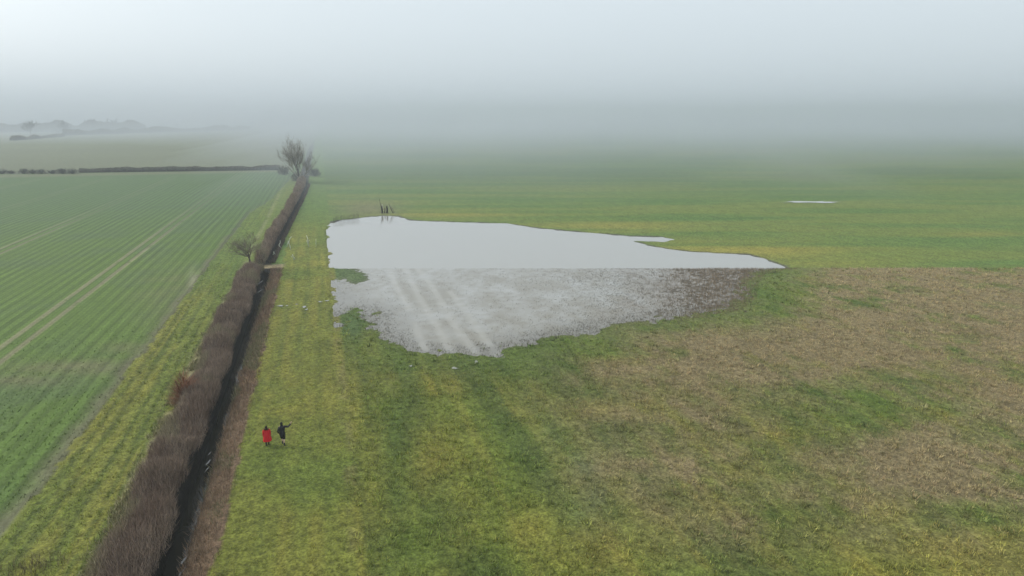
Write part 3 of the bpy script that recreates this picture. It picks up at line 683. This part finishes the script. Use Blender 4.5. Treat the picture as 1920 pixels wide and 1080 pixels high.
weed(514, 478, .6, [(-.3, 0), (0, .8), (0, 1)], 'low pale weed stump on the bank above the crossing', side=[[(.3, 0), (.1, .6)]])
weed(550, 487, .9, [(.1, 0), (.0, .5), (-.05, 1)], 'low pale weed tuft on the strip in front of the others', side=[[(-.3, .5), (-.35, .7)], [(.2, 0), (.25, .5)]])

# comb of dry stalks standing at the far left shore
r = random.Random(3)
proto = None
for i in range(20):
    u = 626 + i * 2.45 + r.uniform(-.5, .5); v = 416.5 - i * .32 + r.uniform(-.4, .4); hgt = r.uniform(.9, 1.35)
    if proto is None:
        T = Tri(); tube(T, [(0, 0, -.25), (.01, 0, .5), (-.02, .02, 1.0)], [.05, .045, .03], np.array([.11, .105, .075]), 5)
        tube(T, [(.01, 0, .6), (.07, .02, .8), (.1, .02, .84)], [.025, .02, .012], np.array([.15, .14, .09]), 4)
        tube(T, [(0, 0, .35), (-.06, -.02, .5), (-.1, -.02, .48)], [.025, .02, .012], np.array([.15, .14, .09]), 4)
        proto = T.build('dry_stalk', M_TWIG); o = proto
    else: o = proto.copy(); COL.objects.link(o)
    q = P(u, v); o.location = (q[0], q[1], 0); o.scale = (1, 1, hgt); o.rotation_euler = (0, 0, r.uniform(0, 6.28))
    tag(o, 'thin dry stalk in the comb-like row along the far left shore', 'stalk', 'row of dry stalks at the far left shore')

# broken shrub at the far shore
q = P(722, 400.5); root = empty('dead_shrub', (q[0], q[1], 0.0))
def stem(pts, r0, c, name='stem', twigs=0, seed=0):
    T = Tri(); P3 = [(CY * a + SY * d_, -SY * a + CY * d_, b) for a, d_, b in pts]
    tube(T, P3, [r0 * (1 - .45 * i / len(P3)) for i in range(len(P3))], np.array(c), 6)
    if twigs:
        g = np.random.default_rng(seed); b = np.array(P3)[g.integers(1, len(P3), twigs)] + g.normal(0, .06, (twigs, 3))
        blades(T, b, g.uniform(.3, .8, twigs), np.full(twigs, .05), g.uniform(.1, 1.1, twigs), np.array(c) * g.uniform(.8, 1.6, (twigs, 1)))
    T.build(name, M_BARK, root)
dk = (.035, .03, .024); gy_ = (.12, .105, .085); pl = (.45, .44, .36)
stem([(-.65, 0, -.3), (-.7, 0, .8), (-.78, 0, 1.3), (-.72, 0, 1.75)], .24, dk, twigs=14, seed=1)
stem([(.45, .2, -.3), (.5, .2, .7), (.52, .2, 1.2), (.42, .2, 1.75)], .27, dk, twigs=16, seed=2)
stem([(-.1, .1, -.3), (-.05, .1, .6), (.0, .1, 1.3)], .16, (.09, .06, .045), twigs=10, seed=3)
stem([(-.75, .1, .3), (-.95, .1, 1.7), (-1.2, .1, 3.2)], .08, gy_, twigs=10, seed=4)
stem([(-.35, -.1, .9), (-.5, -.1, 1.6), (-.6, -.1, 2.3)], .11, pl, 'broken_limb')
stem([(2.0, .1, 0.0), (1.5, .1, 1.1), (1.0, .1, 2.3)], .1, gy_, twigs=14, seed=5)
stem([(2.3, .3, .2), (1.9, .3, 1.0), (1.4, .3, 1.9)], .08, (.3, .28, .22), twigs=8, seed=6)
tag(root, 'broken dark leafless shrub with leaning stems at the far shore of the flood', 'shrub')

# ------------------------------------------------------------------ two walkers
def skinned(name, verts, edges, radii, mat, parent, sub=2):
    me = bpy.data.meshes.new(name); me.from_pydata(verts, edges, []); me.update()
    tmp = bpy.data.objects.new(name + '_tmp', me); COL.objects.link(tmp)
    tmp.modifiers.new('skin', 'SKIN'); s = tmp.modifiers.new('sub', 'SUBSURF'); s.levels = sub; s.render_levels = sub
    for i, rr in enumerate(radii):
        sv = me.skin_vertices[0].data[i]; sv.radius = rr if isinstance(rr, tuple) else (rr, rr); sv.use_root = (i == 0)
    bpy.context.view_layer.update(); dg = bpy.context.evaluated_depsgraph_get()
    m2 = bpy.data.meshes.new_from_object(tmp.evaluated_get(dg)); m2.name = name
    bpy.data.objects.remove(tmp, do_unlink=True)
    m2.materials.clear(); m2.materials.append(mat)
    for p in m2.polygons: p.use_smooth = True
    o = bpy.data.objects.new(name, m2); COL.objects.link(o); o.parent = parent; return o

class Chain:
    def __init__(s): s.v = []; s.e = []; s.r = []
    def p(s, co, r, frm=None):
        s.v.append(tuple(co)); s.r.append(r); i = len(s.v) - 1
        if frm is not None: s.e.append((frm, i))
        return i
    def run(s, frm, L):
        for co, r in L: frm = s.p(co, r, frm)
        return frm
    def hand(s, wrist, dirv, palm_n, thumb_side, curl=.35, sc=1.0):
        d = Vector(dirv).normalized(); nrm = Vector(palm_n).normalized(); sd_ = d.cross(nrm).normalized() * thumb_side; nrm = sd_.cross(d) * (1 if thumb_side > 0 else -1)
        w0 = Vector(s.v[wrist]); pm = s.p(w0 + d * .055 * sc, (.036 * sc, .02 * sc), wrist)
        for k, (off, L) in enumerate([(.027, .072), (.009, .082), (-.009, .077), (-.026, .060)]):
            b = w0 + d * .092 * sc + sd_ * off * sc; i = s.p(b, .0105 * sc, pm); dd = d.copy()
            for j in range(3):
                dd = (dd + nrm * curl * .45 + sd_ * (.10 if k == 0 else -.05 * k)).normalized() if j else (dd + sd_ * off * 5).normalized()
                b = b + dd * L * sc / 3; i = s.p(b, (.0098 - .0012 * j) * sc, i)
        b = w0 + d * .03 * sc + sd_ * .032 * sc; i = s.p(b, .013 * sc, pm); dd = (d * .6 + sd_ * .8).normalized()
        for j in range(2): b = b + dd * .032 * sc; i = s.p(b, .0105 * sc, i); dd = (dd + d * .4).normalized()

def lathe(T, rings, color, n=20, flare=0.0, seed=0, fold=0.0):
    V = []
    for j, (z, rx, ry, cx, cy) in enumerate(rings):
        for k in range(n):
            a = 2 * math.pi * k / n; f = 1 + fold * (1 - j / len(rings)) * math.sin(a * 5 + seed + j * .15) + fold * .5 * math.sin(a * 9 + seed * 2)
            V.append((cx + rx * f * math.cos(a), cy + ry * f * math.sin(a), z))
    m = len(rings); Fc = [[j * n + k, j * n + (k + 1) % n, (j + 1) * n + (k + 1) % n, (j + 1) * n + k] for j in range(m - 1) for k in range(n)]
    T.add(V, np.array(Fc), color)
def blob_mesh(T, c, rx, ry, rz, color, seed=0, amp=.08, nu=16, nv=10):
    V = []
    for j in range(nv + 1):
        th = math.pi * j / nv
        for k in range(nu):
            ph = 2 * math.pi * k / nu; f = 1 + amp * math.sin(3 * ph + 2 * th + seed) * math.sin(th)
            V.append((c[0] + rx * f * math.sin(th) * math.cos(ph), c[1] + ry * f * math.sin(th) * math.sin(ph), c[2] + rz * math.cos(th)))
    Fc = [[j * nu + k, j * nu + (k + 1) % nu, (j + 1) * nu + (k + 1) % nu, (j + 1) * nu + k] for j in range(nv) for k in range(nu)]
    T.add(V, np.array(Fc), color)

M_SKIN = mat_plain('skin', (.52, .34, .26), .55, .35, .06)
M_CLOTH = mat_attr('cloth', .8, .2, noise=[(30.0, .85, 1.15, 1.0)])
M_HAIR = mat_plain('dark_hair', (.018, .013, .010), .5, .4, .3, 60)

def person_body(root, h, arms, legs):
    """one continuous body facing +Y; arms = {side: (elbow, wrist, handdir, palm normal)}, legs = {side: (knee, ankle, toe)}"""
    k = h / 1.75; C = Chain()
    pel = C.p((0, 0, .95 * k), (.135 * k, .10 * k)); wa = C.p((0, .01, 1.12 * k), (.125 * k, .09 * k), pel); ch = C.p((0, 0, 1.33 * k), (.15 * k, .105 * k), wa)
    nk = C.p((0, .01, 1.475 * k), .055 * k, ch); hb = C.p((0, .035, 1.56 * k), (.066 * k, .078 * k), nk); hm = C.p((0, .03, 1.64 * k), (.076 * k, .092 * k), hb); C.p((0, .02, 1.71 * k), (.06 * k, .07 * k), hm)
    C.p((0, .135 * k, 1.61 * k), .012 * k, hm)                                        # nose
    for s in (-1, 1):
        C.p((s * .083 * k, .02, 1.62 * k), .014 * k, hm)                              # ear
        sh = C.p((s * .175 * k, 0, 1.42 * k), .062 * k, ch); el, wr, hd, pn = arms[s]
        e = C.p([q * k for q in el], .043 * k, sh); m_ = [(a + b) / 2 * k for a, b in zip(el, wr)]; m_ = C.p(m_, .038 * k, e); wv = C.p([q * k for q in wr], .026 * k, m_)
        C.hand(wv, hd, pn, s if True else -s, .35, k)
        hip = C.p((s * .095 * k, 0, .88 * k), .085 * k, pel); kn, an, to = legs[s]
        mid = [(a + b) / 2 * k for a, b in zip((s * .095, 0, .88), kn)]; th = C.p(mid, .072 * k, hip); kv = C.p([q * k for q in kn], .054 * k, th)
        cm = [a * .65 * k + b * .35 * k for a, b in zip(kn, an)]; cm[1] -= .02; cv = C.p(cm, .054 * k, kv); av = C.p([q * k for q in an], .034 * k, cv); C.p([q * k for q in to], .032 * k, av)
    return skinned('body', C.v, C.e, C.r, M_SKIN, root)

# walker in the long red coat
q = P(502, 835, .1); root = empty('person', (q[0], q[1], .10), math.radians(8)); h = 1.52; k = h / 1.75
arms = {-1: ((-.24, -.03, 1.14), (-.25, .04, .90), (0, .1, -1), (1, 0, 0)), 1: ((.24, -.03, 1.14), (.25, .04, .90), (0, .1, -1), (-1, 0, 0))}
legs = {-1: ((-.10, .02, .50), (-.10, -.05, .08), (-.11, .10, .035)), 1: ((.10, .10, .50), (.10, .09, .08), (.11, .24, .035))}
person_body(root, h, arms, legs)
RED = np.array([.62, .018, .025])
T = Tri(); lathe(T, [(.36, .30, .25, .01, .02), (.5, .29, .24, .01, .015), (.72, .255, .20, 0, .01), (.95, .225, .165, 0, 0), (1.12, .225, .15, 0, 0), (1.21, .205, .13, 0, 0), (1.265, .13, .09, 0, .005)], RED, 28, fold=.045, seed=1)
coat = T.build('coat', M_CLOTH, root, True)
for s in (-1, 1):
    T = Tri(); tube(T, [(s * .15, 0, 1.235), (s * .205, -.012, 1.13), (s * .225, -.02, 1.0), (s * .235, .0, .88), (s * .235, .025, .79)], [.075, .078, .07, .064, .06], RED * .95, 12); T.build('sleeve', M_CLOTH, coat, True)
T = Tri(); blob_mesh(T, (0, -.045, 1.275), .155, .10, .075, np.array([.05, .018, .014]), 2, .15)
g = np.random.default_rng(4); n = 500; a = g.uniform(0, 6.28, n); bb = np.stack([.15 * np.cos(a), -.045 + .1 * np.sin(a), 1.28 + g.normal(0, .035, n)], 1)
blades(T, bb, g.uniform(.04, .075, n), np.full(n, .012), g.uniform(.6, 1.8, n), np.array([.11, .05, .03]) * g.uniform(.5, 1.5, (n, 1)), az=a); T.build('fur_hood', M_CLOTH, root, True)
T = Tri(); blob_mesh(T, (0, .005, 1.415), .083, .098, .105, np.array([.02, .014, .011]), 1, .05); blob_mesh(T, (.0, -.06, 1.335), .07, .05, .07, np.array([.02, .014, .011]), 3, .1); T.build('hair', M_CLOTH, root, True)
for s in (-1, 1):
    kn, an, to = legs[s]; T = Tri(); tube(T, [(kn[0] * k, kn[1] * k, .47), (an[0] * k, an[1] * k - .015, .28), (an[0] * k, an[1] * k, .10), (an[0] * k, an[1] * k + .01, .03)], [.068, .066, .052, .058], np.array([.02, .018, .02]), 12)
    tube(T, [(an[0] * k, an[1] * k - .05, .045), (an[0] * k, an[1] * k + .06, .045), (to[0] * k, to[1] * k + .05, .035)], [.046, .048, .036], np.array([.02, .018, .02]), 10); T.build('boot', M_CLOTH, root, True)
tag(root, 'person walking away in a long bright red coat with a dark fur-edged hood', 'person')

# walker in black with one arm raised
q = P(531, 834, .1); root = empty('person', (q[0], q[1], .10), math.radians(4)); h = 1.76; k = h / 1.75
arms = {-1: ((-.27, -.06, 1.16), (-.25, .06, .93), (0, .25, -1), (1, 0, 0)), 1: ((.44, .03, 1.34), (.63, .08, 1.53), (.55, .1, 1), (0, 1, 0))}
legs = {-1: ((-.05, .20, .52), (-.03, .10, .14), (-.03, .22, .06)), 1: ((.09, .0, .50), (.085, -.14, .10), (.095, -.01, .035))}
person_body(root, h, arms, legs)
BLK = np.array([.022, .022, .026])
T = Tri(); lathe(T, [(.80, .205, .165, .015, .01), (.9, .205, .16, .01, .01), (1.05, .19, .145, 0, .005), (1.2, .205, .145, 0, 0), (1.36, .225, .14, 0, 0), (1.44, .19, .115, 0, 0), (1.50, .10, .085, 0, .01), (1.53, .085, .08, 0, .012)], BLK, 26, fold=.025, seed=3)
jk = T.build('jacket', M_CLOTH, root, True)
T = Tri(); tube(T, [(.15, 0, 1.425), (.30, .01, 1.385), (.44, .03, 1.345), (.54, .055, 1.44), (.625, .08, 1.525)], [.08, .072, .066, .058, .05], BLK, 12); T.build('sleeve', M_CLOTH, jk, True)
T = Tri(); tube(T, [(-.15, 0, 1.425), (-.22, -.03, 1.3), (-.27, -.06, 1.165), (-.26, .0, 1.05), (-.252, .055, .95)], [.08, .074, .066, .058, .05], BLK, 12); T.build('sleeve', M_CLOTH, jk, True)
T = Tri()
for s in (-1, 1):
    kn = legs[s][0]; tube(T, [(s * .095, 0, .93), ((s * .095 + kn[0]) / 2, kn[1] / 2, .72), (kn[0], kn[1], .47)], [.125, .112, .10], BLK * .8, 14)
T.build('shorts', M_CLOTH, root, True)
for s in (-1, 1):
    kn, an, to = legs[s]; T = Tri(); z0 = an[2] - .06
    tube(T, [(an[0], an[1] - .0, z0 + .17), (an[0], an[1], z0 + .06), (an[0], an[1] + .01, z0)], [.05, .052, .055], np.array([.03, .028, .028]), 12)
    tube(T, [(an[0], an[1] - .06, z0 + .02), (an[0], an[1] + .06, z0 + .02), (to[0], to[1] + .07, to[2] - .005)], [.046, .05, .036], np.array([.03, .028, .028]), 10); T.build('boot', M_CLOTH, root, True)
T = Tri(); blob_mesh(T, (0, .012, 1.66), .094, .11, .118, np.array([.012, .011, .012]), 1, .04); blob_mesh(T, (0, -.055, 1.575), .078, .05, .08, np.array([.012, .011, .012]), 3, .06); T.build('hair', M_CLOTH, root, True)
tag(root, 'person in black jacket and shorts with bare calves, right arm raised and hand open', 'person')

# ------------------------------------------------------------------ the misty air
def volume_box(name, lo, hi, dens, col, aniso=0.0):
    me = bpy.data.meshes.new(name); V = [(x, y, z) for z in (lo[2], hi[2]) for y in (lo[1], hi[1]) for x in (lo[0], hi[0])]
    me.from_pydata(V, [], [(0, 2, 3, 1), (4, 5, 7, 6), (0, 1, 5, 4), (2, 6, 7, 3), (0, 4, 6, 2), (1, 3, 7, 5)]); me.update()
    m = bpy.data.materials.new(name); m.use_nodes = True; t = m.node_tree; t.nodes.clear()
    pv = t.nodes.new('ShaderNodeVolumePrincipled'); ou = t.nodes.new('ShaderNodeOutputMaterial')
    pv.inputs['Density'].default_value = dens; pv.inputs['Color'].default_value = (*col, 1); pv.inputs['Anisotropy'].default_value = aniso
    t.links.new(pv.outputs[0], ou.inputs['Volume']); me.materials.append(m)
    o = bpy.data.objects.new(name, me); COL.objects.link(o); o['kind'] = 'stuff'; return o
volume_box('haze', (-6200, -2800, -3.2), (6200, 6200, 72), .0007, (.615, .665, .715), .2)

def fog_bank():
    """a bank of denser fog lying on the far fields: a closed body with a rolling top that rises slowly from its near edge"""
    fa = np.concatenate([np.linspace(75, 700, 56), np.linspace(730, 2350, 28)]); la = np.linspace(-1250, 1250, 84)
    A, B = np.meshgrid(la, fa); n, m = len(la), len(fa)
    start = 108 + 122 * ss(20, 260, A) + 380 * ss(-48, -300, A) + 45 * (fbm(A / 55, B * 0, 5, 3) - .5) * 2
    h = (17 + 15 * ss(-48, -300, A)) * ss(0, 300 + 420 * ss(-48, -300, A), B - start) + (13 - 11 * ss(-48, -250, A)) * (fbm(A / 48, B / 170, 8, 4) - .5) * ss(30, 230, B - start) * ss(1500, 700, B)
    h = np.clip(h, .0, 36) ; z1 = -1.4 + np.maximum(h, .02) + 0.0
    x = A * CY + B * SY; y = -A * SY + B * CY
    top = np.stack([x, y, z1], -1).reshape(-1, 3); bot = np.stack([x, y, np.full_like(x, -1.6)], -1).reshape(-1, 3)
    i = np.arange(n * m).reshape(m, n); N = n * m
    F_ = [np.stack([i[:-1, :-1], i[:-1, 1:], i[1:, 1:], i[1:, :-1]], -1).reshape(-1, 4)]; F_.append(F_[0][:, ::-1] + N)
    for e in (i[0, ::-1], i[-1, :], i[:, 0], i[::-1, -1]):
        F_.append(np.stack([e[:-1], e[1:], e[1:] + N, e[:-1] + N], -1))
    mt = bpy.data.materials.new('fog_bank'); mt.use_nodes = True; t = mt.node_tree; t.nodes.clear()
    pv = t.nodes.new('ShaderNodeVolumePrincipled'); ou = t.nodes.new('ShaderNodeOutputMaterial')
    pv.inputs['Density'].default_value = .0043; pv.inputs['Color'].default_value = (.615, .665, .715, 1); pv.inputs['Anisotropy'].default_value = .2
    t.links.new(pv.outputs[0], ou.inputs['Volume'])
    o = link_mesh('fog_bank', np.concatenate([top, bot]), np.concatenate(F_), mt, None, None, True); o['kind'] = 'stuff'
fog_bank()
